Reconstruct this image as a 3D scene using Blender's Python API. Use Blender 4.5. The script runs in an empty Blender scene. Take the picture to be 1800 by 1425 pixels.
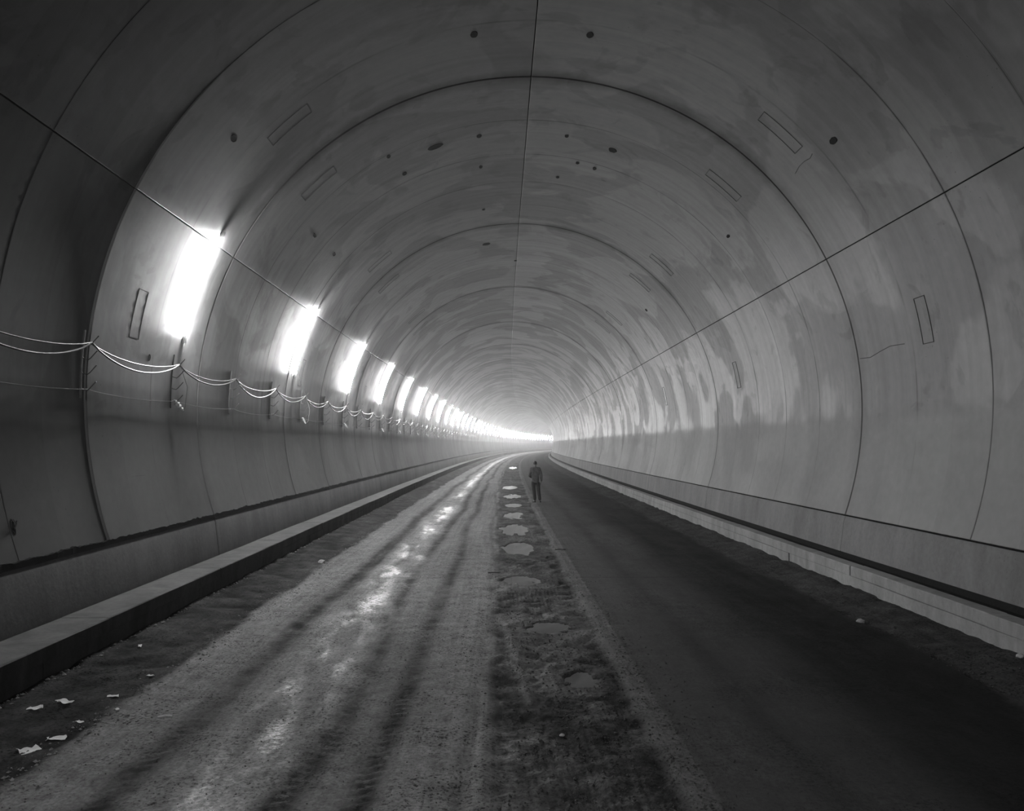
import bpy, bmesh, math, random
import numpy as np
from mathutils import Vector, Matrix, noise as mnoise

# ------------------------------------------------------------------ camera, world, exposure
scene = bpy.context.scene
COL = scene.collection
FPX, HORIZON, CAMH = 1537.0, 781.0, 2.4          # focal length in px of an 1800 px wide frame, eye level row, eye height
cam_data = bpy.data.cameras.new('camera')
cam_data.sensor_fit = 'HORIZONTAL'
cam_data.sensor_width = 36.0
cam_data.lens = 36.0 * FPX / 1800.0
cam_data.shift_y = (HORIZON - 712.5) / 1800.0     # view camera with front rise: verticals stay vertical
cam_data.clip_start = 0.05
cam_data.clip_end = 2000
cam = bpy.data.objects.new('camera', cam_data)
cam.location = (0, 0, CAMH)
cam.rotation_euler = (math.pi / 2, 0, 0)
COL.objects.link(cam)
scene.camera = cam

world = bpy.data.worlds.new('world')
world.use_nodes = True
world.node_tree.nodes['Background'].inputs[0].default_value = (0, 0, 0, 1)
world.node_tree.nodes['Background'].inputs[1].default_value = 0.0
scene.world = world

scene.view_settings.view_transform = 'Standard'
scene.view_settings.look = 'None'
scene.view_settings.gamma = 1.0
scene.view_settings.use_curve_mapping = False
scene.view_settings.exposure = 0.0
scene.cycles.max_bounces = 8
scene.cycles.diffuse_bounces = 5
scene.cycles.glossy_bounces = 3
scene.cycles.volume_bounces = 1
scene.cycles.sample_clamp_indirect = 4.0

LAMP_STRENGTH = 1950.0
HAZE_NEAR, HAZE_FAR = 0.0004, 0.0015   # the air thickens deeper in the tunnel

random.seed(7)
rng = np.random.default_rng(7)

# ------------------------------------------------------------------ tunnel axis
X0, AX, BX, CX = 0.60, -0.0176, 1.0e-4, 3.0e-7
R, ZC = 6.0, 3.03
RING = 10.5
S_FIRST = 15.77          # a ring joint
S0, S1 = S_FIRST - 4 * RING, S_FIRST + 48 * RING


def axis(s):
    return X0 + AX * s + BX * s * s + CX * s ** 3 * (s > 0)


def slope(s):
    return AX + 2 * BX * s + 3 * CX * s * s * (s > 0)


def P(s, u, z):
    m = slope(s)
    n = 1.0 / math.sqrt(1 + m * m)
    return Vector((axis(s) + n * u, s - n * m * u, z))


def heading(s):
    return -math.atan(slope(s))


def wallpt(s, th, r=R):
    """th: angle above horizontal, measured on the right side (90 = crown, 180-x = left)."""
    return P(s, r * math.cos(th), ZC + r * math.sin(th))


def at(px, py, z=0.0):
    d = FPX * (CAMH - z) / (py - HORIZON)
    return (px - 900.0) * d / FPX, d


def su_of(x, y):
    s = y
    for _ in range(5):
        m = slope(s); n = 1 / math.sqrt(1 + m * m)
        u = (x - axis(s)) / n
        s = y + n * m * u
    return s, u


def wall_at(px, py, r=R):
    dx, dz = (px - 900.0) / FPX, (HORIZON - py) / FPX
    y = 1.0
    while y < 600:
        s, u = su_of(dx * y, y)
        if math.hypot(u, CAMH + dz * y - ZC) >= r:
            break
        y += 0.01
    return s, math.atan2(CAMH + dz * y - ZC, u)


# ------------------------------------------------------------------ helpers
def setp(o, label=None, cat=None, group=None, kind=None):
    if label: o['label'] = label
    if cat: o['category'] = cat
    if group: o['group'] = group
    if kind: o['kind'] = kind
    return o


def link(name, me, parent=None, mat=None):
    o = bpy.data.objects.new(name, me)
    COL.objects.link(o)
    if mat is not None and me is not None and not me.materials:
        me.materials.append(mat)
    if parent is not None:
        o.parent = parent
    return o


def empty(name, loc, rotz=0.0):
    o = bpy.data.objects.new(name, None)
    o.empty_display_size = 0.2
    o.location = loc
    o.rotation_euler = (0, 0, rotz)
    COL.objects.link(o)
    return o


def mesh(name, verts, faces, smooth=False, sharp=None, uv=None):
    me = bpy.data.meshes.new(name)
    me.from_pydata([tuple(v) for v in verts], [], faces)
    if uv is not None:
        lay = me.uv_layers.new(name='UVMap')
        li = np.zeros(len(me.loops), dtype=np.int32)
        me.loops.foreach_get('vertex_index', li)
        lay.data.foreach_set('uv', np.asarray(uv, dtype=np.float32)[li].ravel())
    if smooth:
        me.polygons.foreach_set('use_smooth', [True] * len(me.polygons))
        if sharp is not None:
            me.set_sharp_from_angle(angle=math.radians(sharp))
    me.update()
    return me


def copyobj(o, parent=None):
    c = o.copy()
    COL.objects.link(c)
    if parent is not None:
        c.parent = parent
    return c


def copytree(o, parent=None):
    c = copyobj(o, parent)
    for ch in list(o.children):
        copytree(ch, c)
    return c


class MB:
    """collects simple solids into one mesh"""
    def __init__(self):
        self.v, self.f = [], []

    def add(self, vs, fs):
        b = len(self.v)
        self.v += [tuple(v) for v in vs]
        self.f += [tuple(i + b for i in f) for f in fs]

    def box(self, lo, hi, mtx=None):
        vs = [Vector((x, y, z)) for z in (lo[2], hi[2]) for y in (lo[1], hi[1]) for x in (lo[0], hi[0])]
        if mtx: vs = [mtx @ v for v in vs]
        self.add(vs, [(0, 2, 3, 1), (4, 5, 7, 6), (0, 1, 5, 4), (2, 6, 7, 3), (0, 4, 6, 2), (1, 3, 7, 5)])

    def tube(self, pts, r, n=6, cap=True):
        pts = [Vector(p) for p in pts]
        rs = r if isinstance(r, (list, tuple)) else [r] * len(pts)
        vs, fs = [], []
        up = Vector((0, 0, 1))
        prev = None
        for i, p in enumerate(pts):
            t = (pts[min(i + 1, len(pts) - 1)] - pts[max(i - 1, 0)]).normalized()
            a = prev if prev is not None else (up.cross(t) if abs(t.z) < .95 else Vector((1, 0, 0)).cross(t))
            a = (a - t * a.dot(t)).normalized()
            b = t.cross(a)
            prev = a
            for k in range(n):
                q = 2 * math.pi * k / n
                vs.append(p + (a * math.cos(q) + b * math.sin(q)) * rs[i])
        for i in range(len(pts) - 1):
            for k in range(n):
                k2 = (k + 1) % n
                fs.append((i * n + k, i * n + k2, (i + 1) * n + k2, (i + 1) * n + k))
        if cap:
            fs.append(tuple(range(n - 1, -1, -1)))
            fs.append(tuple(range((len(pts) - 1) * n, len(pts) * n)))
        self.add(vs, fs)

    def build(self, name, mat, parent=None, smooth=False, sharp=40):
        return link(name, mesh(name, self.v, self.f, smooth, sharp if smooth else None), parent, mat)


def sweep(name, prof, ss, mat, parent=None, closed=False, smooth=True, sharp=35):
    """a profile of (u, z) points carried along the tunnel axis"""
    n = len(prof)
    vs = [P(s, u, z) for s in ss for u, z in prof]
    fs = []
    m = n if closed else n - 1
    for i in range(len(ss) - 1):
        for k in range(m):
            k2 = (k + 1) % n
            fs.append((i * n + k, i * n + k2, (i + 1) * n + k2, (i + 1) * n + k))
    if closed:
        fs.append(tuple(range(n - 1, -1, -1)))
        fs.append(tuple(range((len(ss) - 1) * n, len(ss) * n)))
    arc = [0]
    for k in range(1, n):
        arc.append(arc[-1] + math.dist(prof[k], prof[k - 1]))
    uv = [(s, a) for s in ss for a in arc]
    return link(name, mesh(name, vs, fs, smooth, sharp, uv), parent, mat)


# numpy value noise -------------------------------------------------
def vnoise(x, y, seed=0):
    xi, yi = np.floor(x).astype(np.int64), np.floor(y).astype(np.int64)
    xf, yf = x - xi, y - yi
    xf = xf * xf * (3 - 2 * xf); yf = yf * yf * (3 - 2 * yf)

    def h(a, b):
        n = (a * 374761393 + b * 668265263 + seed * 1274126177) & 0xFFFFFFFF
        n = ((n ^ (n >> 13)) * 1274126177) & 0xFFFFFFFF
        return ((n ^ (n >> 16)) & 0xFFFF) / 65535.0
    return (h(xi, yi) * (1 - xf) + h(xi + 1, yi) * xf) * (1 - yf) + (h(xi, yi + 1) * (1 - xf) + h(xi + 1, yi + 1) * xf) * yf


def fbm(x, y, oct=4, seed=0):
    t, a, tot = 0, 1.0, 0
    for o in range(oct):
        t = t + a * vnoise(x * 2 ** o, y * 2 ** o, seed + o * 17)
        tot += a; a *= .5
    return t / tot


def sstep(a, b, x):
    t = np.clip((x - a) / (b - a), 0, 1)
    return t * t * (3 - 2 * t)


# ------------------------------------------------------------------ materials
class NT:
    def __init__(self, name):
        self.m = bpy.data.materials.new(name)
        self.m.use_nodes = True
        self.t = self.m.node_tree
        self.b = self.t.nodes['Principled BSDF']

    def n(self, typ, **kw):
        nd = self.t.nodes.new(typ)
        for k, v in kw.items(): setattr(nd, k, v)
        return nd

    def L(self, a, b): self.t.links.new(a, b)

    def put(self, sock, v):
        if isinstance(v, (int, float)): sock.default_value = v
        elif isinstance(v, tuple): sock.default_value = v
        else: self.L(v, sock)

    def math(self, op, a, b=0.0, c=None, clamp=False):
        nd = self.n('ShaderNodeMath', operation=op, use_clamp=clamp)
        self.put(nd.inputs[0], a); self.put(nd.inputs[1], b)
        if c is not None: self.put(nd.inputs[2], c)
        return nd.outputs[0]

    def remap(self, v, a, b, c, d, smooth=True):
        nd = self.n('ShaderNodeMapRange')
        nd.interpolation_type = 'SMOOTHSTEP' if smooth else 'LINEAR'
        self.put(nd.inputs[0], v)
        for i, q in enumerate((a, b, c, d)): self.put(nd.inputs[i + 1], q)
        return nd.outputs[0]

    def vec(self, x, y, z=0.0):
        nd = self.n('ShaderNodeCombineXYZ')
        self.put(nd.inputs[0], x); self.put(nd.inputs[1], y); self.put(nd.inputs[2], z)
        return nd.outputs[0]

    def noise(self, v, scale=1.0, detail=3.0, rough=.5, dist=0.0):
        nd = self.n('ShaderNodeTexNoise')
        self.L(v, nd.inputs['Vector'])
        nd.inputs['Scale'].default_value = scale; nd.inputs['Detail'].default_value = detail
        nd.inputs['Roughness'].default_value = rough; nd.inputs['Distortion'].default_value = dist
        return nd.outputs['Fac']

    def grey(self, v):
        nd = self.n('ShaderNodeCombineColor')
        for i in range(3): self.L(v, nd.inputs[i])
        return nd.outputs[0]

    def bump(self, h, strength=.3, dist=.01):
        nd = self.n('ShaderNodeBump')
        nd.inputs['Strength'].default_value = strength; nd.inputs['Distance'].default_value = dist
        self.L(h, nd.inputs['Height'])
        self.L(nd.outputs[0], self.b.inputs['Normal'])


def concrete_lining(name, base=.182, low=1.12, jw=.75):
    """cast lining concrete: uv.x metres along the ring, uv.y metres of arc from the crown"""
    k = NT(name)
    uv = k.n('ShaderNodeUVMap').outputs[0]
    sp = k.n('ShaderNodeSeparateXYZ'); k.L(uv, sp.inputs[0])
    oi = k.n('ShaderNodeObjectInfo')
    ol = k.n('ShaderNodeSeparateXYZ'); k.L(oi.outputs['Location'], ol.inputs[0])
    x, y = sp.outputs[0], sp.outputs[1]
    gx = k.math('ADD', x, ol.outputs[1])
    ay = k.math('ABSOLUTE', y)
    v = k.vec(gx, y)
    v2 = k.vec(gx, k.math('ADD', y, 37.0))
    smoothband = k.remap(ay, 9.42, 9.72, 0, 1)
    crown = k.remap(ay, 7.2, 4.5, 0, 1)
    # large water stains with crisp edges
    st = k.noise(v, .42, 5, .5, .9)
    stains = k.remap(st, .47, .535, .85, 1.0)
    st2 = k.noise(v2, .8, 4, .55, 1.2)
    stains2 = k.remap(st2, .37, .425, .84, 1.0)
    cloud = k.remap(k.noise(v2, .18, 3, .5, .2), .3, .7, .86, 1.14, False)
    fine = k.remap(k.noise(v, 5, 6, .65), .3, .7, .93, 1.07, False)
    # streaks along the circumference
    stv = k.vec(k.math('MULTIPLY', gx, 4.5), k.math('MULTIPLY', y, .22))
    sk = k.remap(k.noise(stv, 1.0, 4, .6, .3), .3, .72, .92, 1.09, False)
    thin = k.remap(k.noise(k.vec(k.math('MULTIPLY', gx, 14), k.math('MULTIPLY', y, .28), 5.0), 1.0, 2, .5), .70, .80, 1.0, 1.14)
    streak = k.math('MULTIPLY', sk, thin)
    streak = k.math('ADD', k.math('MULTIPLY', streak, k.math('SUBTRACT', 1, smoothband)), smoothband)
    # imprint of every form panel (2.1 m)
    pw = 2.1
    idx = k.math('FLOOR', k.math('DIVIDE', gx, pw))
    wn = k.n('ShaderNodeTexWhiteNoise', noise_dimensions='1D'); k.L(idx, wn.inputs['W'])
    tone = k.remap(wn.outputs[0], 0, 1, .93, 1.07, False)
    d = k.math('ABSOLUTE', k.math('SUBTRACT', k.math('FRACT', k.math('ADD', k.math('DIVIDE', x, pw), .5)), .5))
    d = k.math('MULTIPLY', d, pw)
    patchy = k.remap(k.noise(k.vec(k.math('MULTIPLY', gx, 3), k.math('MULTIPLY', y, .8), 9.0), 1, 3), .42, .6, 0.1, 1)
    lw = k.math('SUBTRACT', 1, k.math('MULTIPLY', k.math('MULTIPLY', k.remap(d, .012, .035, .34, 0), patchy), k.math('SUBTRACT', 1, k.math('MULTIPLY', smoothband, .6))))
    # seep stains along the ring joints, stronger over the crown
    e = k.math('MINIMUM', x, k.math('SUBTRACT', RING, x))
    wob = k.math('MULTIPLY', k.noise(k.vec(k.math('MULTIPLY', gx, .5), k.math('MULTIPLY', y, .9), 3.0), 1, 5, .6), .9)
    seep = k.remap(k.math('SUBTRACT', e, k.math('MULTIPLY', wob, .8)), -.40, .04, 1, 0)
    joint = k.math('MULTIPLY', k.remap(e, .030, .055, .62, 0), k.math('MAXIMUM', crown, jw))
    seep = k.math('MULTIPLY', seep, k.remap(crown, 0, 1, .14, .68))
    # pits on the lower right of the lining and pock rows near the crown
    pit = k.remap(k.noise(k.vec(gx, y, 2.0), 22, 1, .5), .73, .77, 0, 1)
    pitm = k.remap(k.noise(v2, .6, 2), .5, .62, 0, .45)
    pock = k.remap(k.noise(k.vec(k.math('MULTIPLY', gx, 7), k.math('MULTIPLY', y, 2.2), 7.0), 1, 2, .4), .74, .79, 0, 1)
    pockm = k.math('MULTIPLY', k.remap(k.noise(v, .33, 2), .52, .60, 0, .55), crown)
    a = k.math('MULTIPLY', stains, stains2)
    nb = k.math('SUBTRACT', 1, smoothband)
    a = k.math('ADD', k.math('MULTIPLY', a, nb), k.math('MULTIPLY', smoothband, low))
    for q in (cloud, fine, streak, tone, lw): a = k.math('MULTIPLY', a, q)
    a = k.math('MULTIPLY', a, k.math('SUBTRACT', 1, k.math('MAXIMUM', seep, joint)))
    a = k.math('MULTIPLY', a, k.math('SUBTRACT', 1, k.math('MULTIPLY', pit, pitm)))
    a = k.math('MULTIPLY', a, k.math('SUBTRACT', 1, k.math('MULTIPLY', pock, pockm)))
    a = k.math('MULTIPLY', a, k.remap(ay, 7.6, 4.6, base, base * .47))   # darker towards the crown
    k.L(k.grey(a), k.b.inputs['Base Color'])
    rough = k.remap(k.math('MULTIPLY', stains, sk), .75, 1.15, .62, .40, False)
    rough = k.math('ADD', rough, k.math('MULTIPLY', smoothband, .18))
    k.L(rough, k.b.inputs['Roughness'])
    k.b.inputs['Specular IOR Level'].default_value = .05
    hgt = k.math('ADD', k.math('MULTIPLY', fine, .5), k.math('MULTIPLY', k.math('MULTIPLY', sk, nb), .6))
    k.bump(hgt, .22, .012)
    return k.m


def concrete_plain(name, base, rough=.8, var=.25, scale=2.0, bump=.35, spec=.3, streaky=True):
    k = NT(name)
    g = k.n('ShaderNodeNewGeometry').outputs['Position']
    mp = k.n('ShaderNodeMapping'); k.L(g, mp.inputs[0])
    mp.inputs['Scale'].default_value = (1, .7, 1) if not streaky else (1.2, 1.2, .35)
    n1 = k.noise(mp.outputs[0], scale, 6, .6, .4)
    n2 = k.noise(g, 14, 5, .65)
    n3 = k.noise(g, .5, 3, .5)
    a = k.math('MULTIPLY', k.remap(n1, .3, .7, 1 - var, 1 + var, False), k.remap(n2, .3, .7, .9, 1.1, False))
    a = k.math('MULTIPLY', a, k.remap(n3, .3, .7, .88, 1.12, False))
    a = k.math('MULTIPLY', a, k.remap(k.noise(g, 38, 2), .66, .74, 1, .7))
    a = k.math('MULTIPLY', a, base)
    k.L(k.grey(a), k.b.inputs['Base Color'])
    k.b.inputs['Roughness'].default_value = rough
    k.b.inputs['Specular IOR Level'].default_value = spec
    k.bump(k.math('ADD', n2, n1), bump, .012)
    return k.m


def simple(name, g, rough=.6, metal=0.0, spec=.4, var=.15, scale=30):
    k = NT(name)
    tc = k.n('ShaderNodeTexCoord').outputs['Object']
    n = k.noise(tc, scale, 3, .5)
    k.L(k.grey(k.math('MULTIPLY', k.remap(n, .3, .7, 1 - var, 1 + var, False), g)), k.b.inputs['Base Color'])
    k.b.inputs['Roughness'].default_value = rough
    k.b.inputs['Metallic'].default_value = metal
    k.b.inputs['Specular IOR Level'].default_value = spec
    return k.m


def road_material():
    k = NT('road_dirt')
    uv = k.n('ShaderNodeUVMap').outputs[0]
    sp = k.n('ShaderNodeSeparateXYZ'); k.L(uv, sp.inputs[0])
    s, u = sp.outputs[0], sp.outputs[1]
    al = k.n('ShaderNodeAttribute', attribute_name='albedo').outputs['Fac']
    wet = k.n('ShaderNodeAttribute', attribute_name='wet').outputs['Fac']
    grit = k.n('ShaderNodeAttribute', attribute_name='grit').outputs['Fac']
    v = k.vec(s, u)
    fine = k.noise(v, 26, 6, .7)
    mid = k.noise(v, 5, 5, .6, .5)
    dot = k.math('MAXIMUM', k.remap(k.noise(k.vec(s, u, 4.0), 34, 2, .5), .56, .64, 0, 1), k.remap(k.noise(k.vec(s, u, 14.0), 13, 4, .65), .57, .63, 0, .9))
    dotm = k.remap(k.noise(k.vec(s, u, 8.0), 1.6, 3), .38, .60, 0.15, .85)
    lon = k.noise(k.vec(k.math('MULTIPLY', s, .35), k.math('MULTIPLY', u, 11)), 1, 4, .6)
    cross = k.noise(k.vec(k.math('MULTIPLY', s, 3.2), k.math('MULTIPLY', u, .6)), 1, 5, .6)
    a = k.math('MULTIPLY', k.remap(fine, .28, .72, .55, 1.45, False), k.remap(mid, .3, .7, .74, 1.26, False))
    a = k.math('MULTIPLY', a, k.remap(lon, .3, .7, .84, 1.16, False))
    a = k.math('MULTIPLY', a, k.remap(cross, .3, .7, .9, 1.1, False))
    a = k.math('SUBTRACT', a, k.math('MULTIPLY', k.math('MULTIPLY', dot, dotm), .8))
    a = k.math('MAXIMUM', a, .08)
    # loose grit: the smooth right lane has little of it
    a = k.math('ADD', k.math('MULTIPLY', a, grit), k.math('SUBTRACT', 1, grit))
    a = k.math('MULTIPLY', a, al)
    k.L(k.grey(a), k.b.inputs['Base Color'])
    brk_ = k.noise(k.vec(k.math('MULTIPLY', s, 1.1), k.math('MULTIPLY', u, 2.6), 6.0), 1, 6, .68, .4)
    gr_ = k.noise(k.vec(s, u, 11.0), 18, 3, .6)
    w = k.math('MULTIPLY', wet, k.remap(brk_, .38, .58, .25, 1.25, False))
    w = k.math('MULTIPLY', w, k.remap(gr_, .40, .58, .45, 1.1, False), clamp=True)
    k.L(k.math('SUBTRACT', .94, k.math('MULTIPLY', w, .48)), k.b.inputs['Roughness'])
    k.L(k.math('ADD', .015, k.math('MULTIPLY', w, .5)), k.b.inputs['Specular IOR Level'])
    h = k.math('ADD', k.math('MULTIPLY', fine, grit), k.math('MULTIPLY', mid, .8))
    h = k.math('ADD', h, k.math('MULTIPLY', dot, k.math('MULTIPLY', grit, .3)))
    k.bump(h, .55, .02)
    return k.m


M = {}
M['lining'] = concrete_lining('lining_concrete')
M['lining_shaded_top'] = concrete_lining('lining_concrete_shaded_top', .152)  # darker copy of the lining: shade on the left vault put into its colour
M['lining_shaded_low'] = concrete_lining('lining_concrete_shaded_low', .118, .80, 0.0)  # darkest copy: the dim light on the left wall is painted into the concrete
M['backing'] = simple('dark_backing', .03, .9, 0, .02)
M['footing'] = concrete_plain('footing_concrete', .15, .85, .16, 1.6, .25, .1)
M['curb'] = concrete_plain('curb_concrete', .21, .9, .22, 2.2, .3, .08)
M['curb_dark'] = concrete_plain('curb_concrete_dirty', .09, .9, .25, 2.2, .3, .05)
M['seam'] = simple('bitumen_seam', .012, .85, 0, .02)
M['form_line'] = simple('form_line', .05, .8, 0, .02)
M['road'] = road_material()
M['cable'] = simple('cable_rubber', .11, .6, 0, .5)
M['wire'] = simple('thin_wire', .14, .6, 0, .5)
M['steel'] = simple('dull_steel', .045, .7, .2, .2)
M['fixture'] = simple('lamp_fixture', .35, .5)
M['connector'] = simple('connector_plastic', .45, .4)
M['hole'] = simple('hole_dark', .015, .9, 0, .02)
M['stone'] = concrete_plain('stone', .30, .85, .3, 9, .5)
M['gravel'] = concrete_plain('gravel_mat', .035, .8, .5, 9, .5)
M['paper'] = simple('scrap_paper', .55, .8, 0, .2, .12, 14)
M['rubble'] = concrete_plain('rubble_mat', .13, .85, .5, 9, .5)

k = NT('lamp_glow')
em = k.n('ShaderNodeEmission')
em.inputs['Strength'].default_value = LAMP_STRENGTH
k.L(em.outputs[0], k.t.nodes['Material Output'].inputs['Surface'])
k.t.nodes.remove(k.b)
M['glow'] = k.m

k = NT('muddy_water')
g = k.n('ShaderNodeNewGeometry').outputs['Position']
k.L(k.grey(k.remap(k.noise(g, 3, 3), .3, .7, .035, .06)), k.b.inputs['Base Color'])
k.b.inputs['Roughness'].default_value = .03
k.b.inputs['IOR'].default_value = 1.33
M['water'] = k.m

for nm, dens in (('haze_near', HAZE_NEAR), ('haze_far', HAZE_FAR)):
    k = NT(nm)
    vs = k.n('ShaderNodeVolumeScatter')
    vs.inputs['Density'].default_value = dens
    vs.inputs['Anisotropy'].default_value = .76
    k.L(vs.outputs[0], k.t.nodes['Material Output'].inputs['Volume'])
    k.t.nodes.remove(k.b)
    M[nm] = k.m

# ------------------------------------------------------------------ the lining: backing shells and cast ring panels
A_SIDE, A_LOW = math.radians(27.0), math.radians(-18.5)
Z_SEAM = ZC + R * math.sin(A_LOW)         # 1.13
ss_shell = [S0 + i * 3.5 for i in range(int((S1 - S0) / 3.5) + 1)]


def arcprof(a0, a1, r, n):
    return [(r * math.cos(a0 + (a1 - a0) * i / n), ZC + r * math.sin(a0 + (a1 - a0) * i / n)) for i in range(n + 1)]


RB = R + .06
pr = arcprof(A_SIDE, A_LOW - .02, RB, 16)
wall_right = sweep('wall_right', pr + [(5.80, .9), (5.80, -.3)], ss_shell, M['backing'])
pl = [(-u, z) for u, z in pr] + [(-5.80, .9), (-5.80, -.3)]
wall_left = sweep('wall_left', pl, ss_shell, M['backing'])
ceiling = sweep('ceiling', arcprof(math.pi - A_SIDE, A_SIDE, RB, 40), ss_shell, M['backing'])
for o, l in ((wall_right, 'curved right tunnel wall of cast concrete rings'), (wall_left, 'curved left tunnel wall of cast concrete carrying lamps'),
             (ceiling, 'vaulted concrete tunnel crown with ring joints')):
    setp(o, l, kind='structure')


STEP = [.028, .036, .034, 0.0, 0.0]       # steps left between the form panels


def lining_mesh(name, a0, a1, dphi=1.5, subs=True, stepped=.15):
    """one cast panel in ring coordinates: y along the tunnel 0..RING, angles a0..a1 (from the right horizontal)"""
    g = .006 / R
    n = max(8, int(abs(a1 - a0) / math.radians(dphi)))
    sg = 1 if a1 > a0 else -1
    angs = [(a0 + sg * g, .03), (a0 + sg * g, .008), (a0 + sg * g * 2.2, 0)]
    angs += [(a0 + (a1 - a0) * i / n, 0) for i in range(1, n)]
    angs += [(a1 - sg * g * 2.2, 0), (a1 - sg * g, .008), (a1 - sg * g, .03)]
    rows = [(.008, .045), (.008, .026), (.034, 0.0)]
    if subs:
        for j in range(1, 4):
            c = 2.1 * j
            rows += [(c - 1.05, 0), (c - .010, 0), (c - .001, .003), (c + .001, .003), (c + .010, 0)]
    else:
        rows += [(5.25, 0)]
    rows += [(RING - .034, 0), (RING - .008, .026), (RING - .008, .045)]
    vs, uv, fs = [], [], []
    for yy, dr in rows:
        off = STEP[min(4, int(yy / 2.1))] * stepped if subs else .003
        for th, da in angs:
            hi = max(0.0, ZC + R * math.sin(th) - ZC) / R          # steps fade out towards the crown
            o_ = off * (1 - .9 * min(1, max(0, (hi - .3) / .45))) * (1 if math.cos(th) < 0 else .25)
            r = R + max(dr + o_ if dr < .04 else .048, da + o_ if da < .03 else .048)
            vs.append((r * math.cos(th), yy, ZC + r * math.sin(th)))
            uv.append((yy, R * (math.pi / 2 - th)))
    m = len(angs)
    for i in range(len(rows) - 1):
        for j in range(m - 1):
            f = (i * m + j, i * m + j + 1, (i + 1) * m + j + 1, (i + 1) * m + j)
            fs.append(f if sg < 0 else f[::-1])
    return mesh(name, vs, fs, True, 5, uv)


SPANS = [('right_low', A_SIDE, A_LOW), ('right_top', math.pi / 2, A_SIDE), ('left_top', math.pi / 2, math.pi - A_SIDE),
         ('left_low', math.pi - A_SIDE, math.pi - A_LOW)]
PMESH = {}
for key, a0, a1 in SPANS:
    PMESH[key] = (lining_mesh('lining_' + key, a0, a1), lining_mesh('lining_far_' + key, a0, a1, 3.0, False), lining_mesh('lining_near_' + key, a0, a1, 1.5, True, 1.0))
    for me in PMESH[key]: me.materials.append(M[{'left_low': 'lining_shaded_low', 'left_top': 'lining_shaded_top'}.get(key, 'lining')])


def footing_mesh(side):
    tz = 1.098 if side < 0 else 1.118
    prof = [(5.78, tz), (5.70, tz), (5.665, 1.0), (5.60, .45), (5.59, .05)]
    rows = [0.008, 0.03] + [1.05 * i for i in range(1, 10)] + [RING - .03, RING - .008]
    vs, fs, uv = [], [], []
    for yy in rows:
        e = .012 if yy < .02 or yy > RING - .02 else 0
        for i, (u, z) in enumerate(prof):
            vs.append((side * (u + e), yy, z)); uv.append((yy, z))
    m = len(prof)
    for i in range(len(rows) - 1):
        for j in range(m - 1):
            f = (i * m + j, i * m + j + 1, (i + 1) * m + j + 1, (i + 1) * m + j)
            fs.append(f if side > 0 else f[::-1])
    return mesh('footing', vs, fs, True, 25, uv)


def seam_mesh(side, w):
    """jagged black joint filler squeezed out between lining and footing"""
    vs, fs = [], []
    n = 260
    for i in range(n + 1):
        yy = RING * i / n
        up = w * (.5 + .9 * vnoise(np.array([yy * 3.1]), np.array([side * 3.3]), 3)[0] * vnoise(np.array([yy * 11.0]), np.array([.5]), 5)[0]) + .012 * random.random() * (w / .05)
        dn = w * (.25 + .35 * vnoise(np.array([yy * 2.0]), np.array([side * 1.7]), 9)[0])
        zt, zb = Z_SEAM - (.016 if side < 0 else .012) + up, Z_SEAM - (.022 if side < 0 else .012) - dn
        ut, ub = math.sqrt(R * R - (ZC - zt) ** 2), 5.70
        vs += [(side * (ut + .03), yy, zt), (side * (ut - .012), yy, zt), (side * (ub - .022), yy, zb), (side * (ub + .05), yy, zb)]
    for i in range(n):
        for j in range(3):
            f = (i * 4 + j, i * 4 + j + 1, i * 4 + 5 + j, i * 4 + 4 + j)
            fs.append(f if side > 0 else f[::-1])
    return mesh('joint_filler', vs, fs)


FOOT = {1: footing_mesh(1), -1: footing_mesh(-1)}
SEAM = {1: seam_mesh(1, .012), -1: seam_mesh(-1, .048)}
for sd in (1, -1):
    FOOT[sd].materials.append(M['footing']); SEAM[sd].materials.append(M['seam'])

NR = int(round((S1 - S0) / RING))
ring_frames = []
for i in range(NR):
    sa, sb = S0 + i * RING, S0 + (i + 1) * RING
    pa, pb = P(sa, 0, 0), P(sb, 0, 0)
    rz = math.atan2(pb.y - pa.y, pb.x - pa.x) - math.pi / 2
    sc = (pb - pa).length / RING
    ring_frames.append((sa, pa, rz, sc))
    far = sa > 120 or sa < -6
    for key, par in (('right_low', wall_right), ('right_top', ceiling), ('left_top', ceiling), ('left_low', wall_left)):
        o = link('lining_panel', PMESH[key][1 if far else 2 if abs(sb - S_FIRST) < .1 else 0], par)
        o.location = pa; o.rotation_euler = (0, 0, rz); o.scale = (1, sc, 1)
    for sd, par in ((1, wall_right), (-1, wall_left)):
        for nm, me in (('footing', FOOT[sd]), ('joint_filler', SEAM[sd])):
            if nm == 'joint_filler' and sa > 160: continue
            o = link(nm, me, par)
            o.location = pa; o.rotation_euler = (0, 0, rz); o.scale = (1, sc, 1)

# ------------------------------------------------------------------ road
PUDDLES = [  # px, py, width, depth in px, label
    (966, 1103, 78, 20, 'wide straight-edged puddle, nearest big one in the muddy centre strip'),
    (1022, 1196, 58, 30, 'rounded dull puddle closest to the camera, right of centre strip'),
    (917, 1020, 66, 17, 'long thin puddle behind the straight-edged one in the centre strip'),
    (912, 962, 54, 24, 'ragged puddle third from the camera along the left of centre strip'),
    (905, 930, 48, 20, 'bright shield-shaped puddle in the centre strip left of the walker\'s lane'),
    (902, 906, 36, 13, 'small pale puddle just beyond the shield-shaped one'),
    (901, 888, 30, 6, 'broken shallow puddle level with the walker\'s feet'),
    (900, 872, 32, 7, 'bright narrow puddle left of the walker\'s shins'),
    (896, 857, 28, 6, 'thin bright puddle left of the walker\'s knees'),
    (901, 822, 14, 3, 'far sliver of puddle left of the walker\'s shoulder'),
]
PZ = -.035
pud = []
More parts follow.
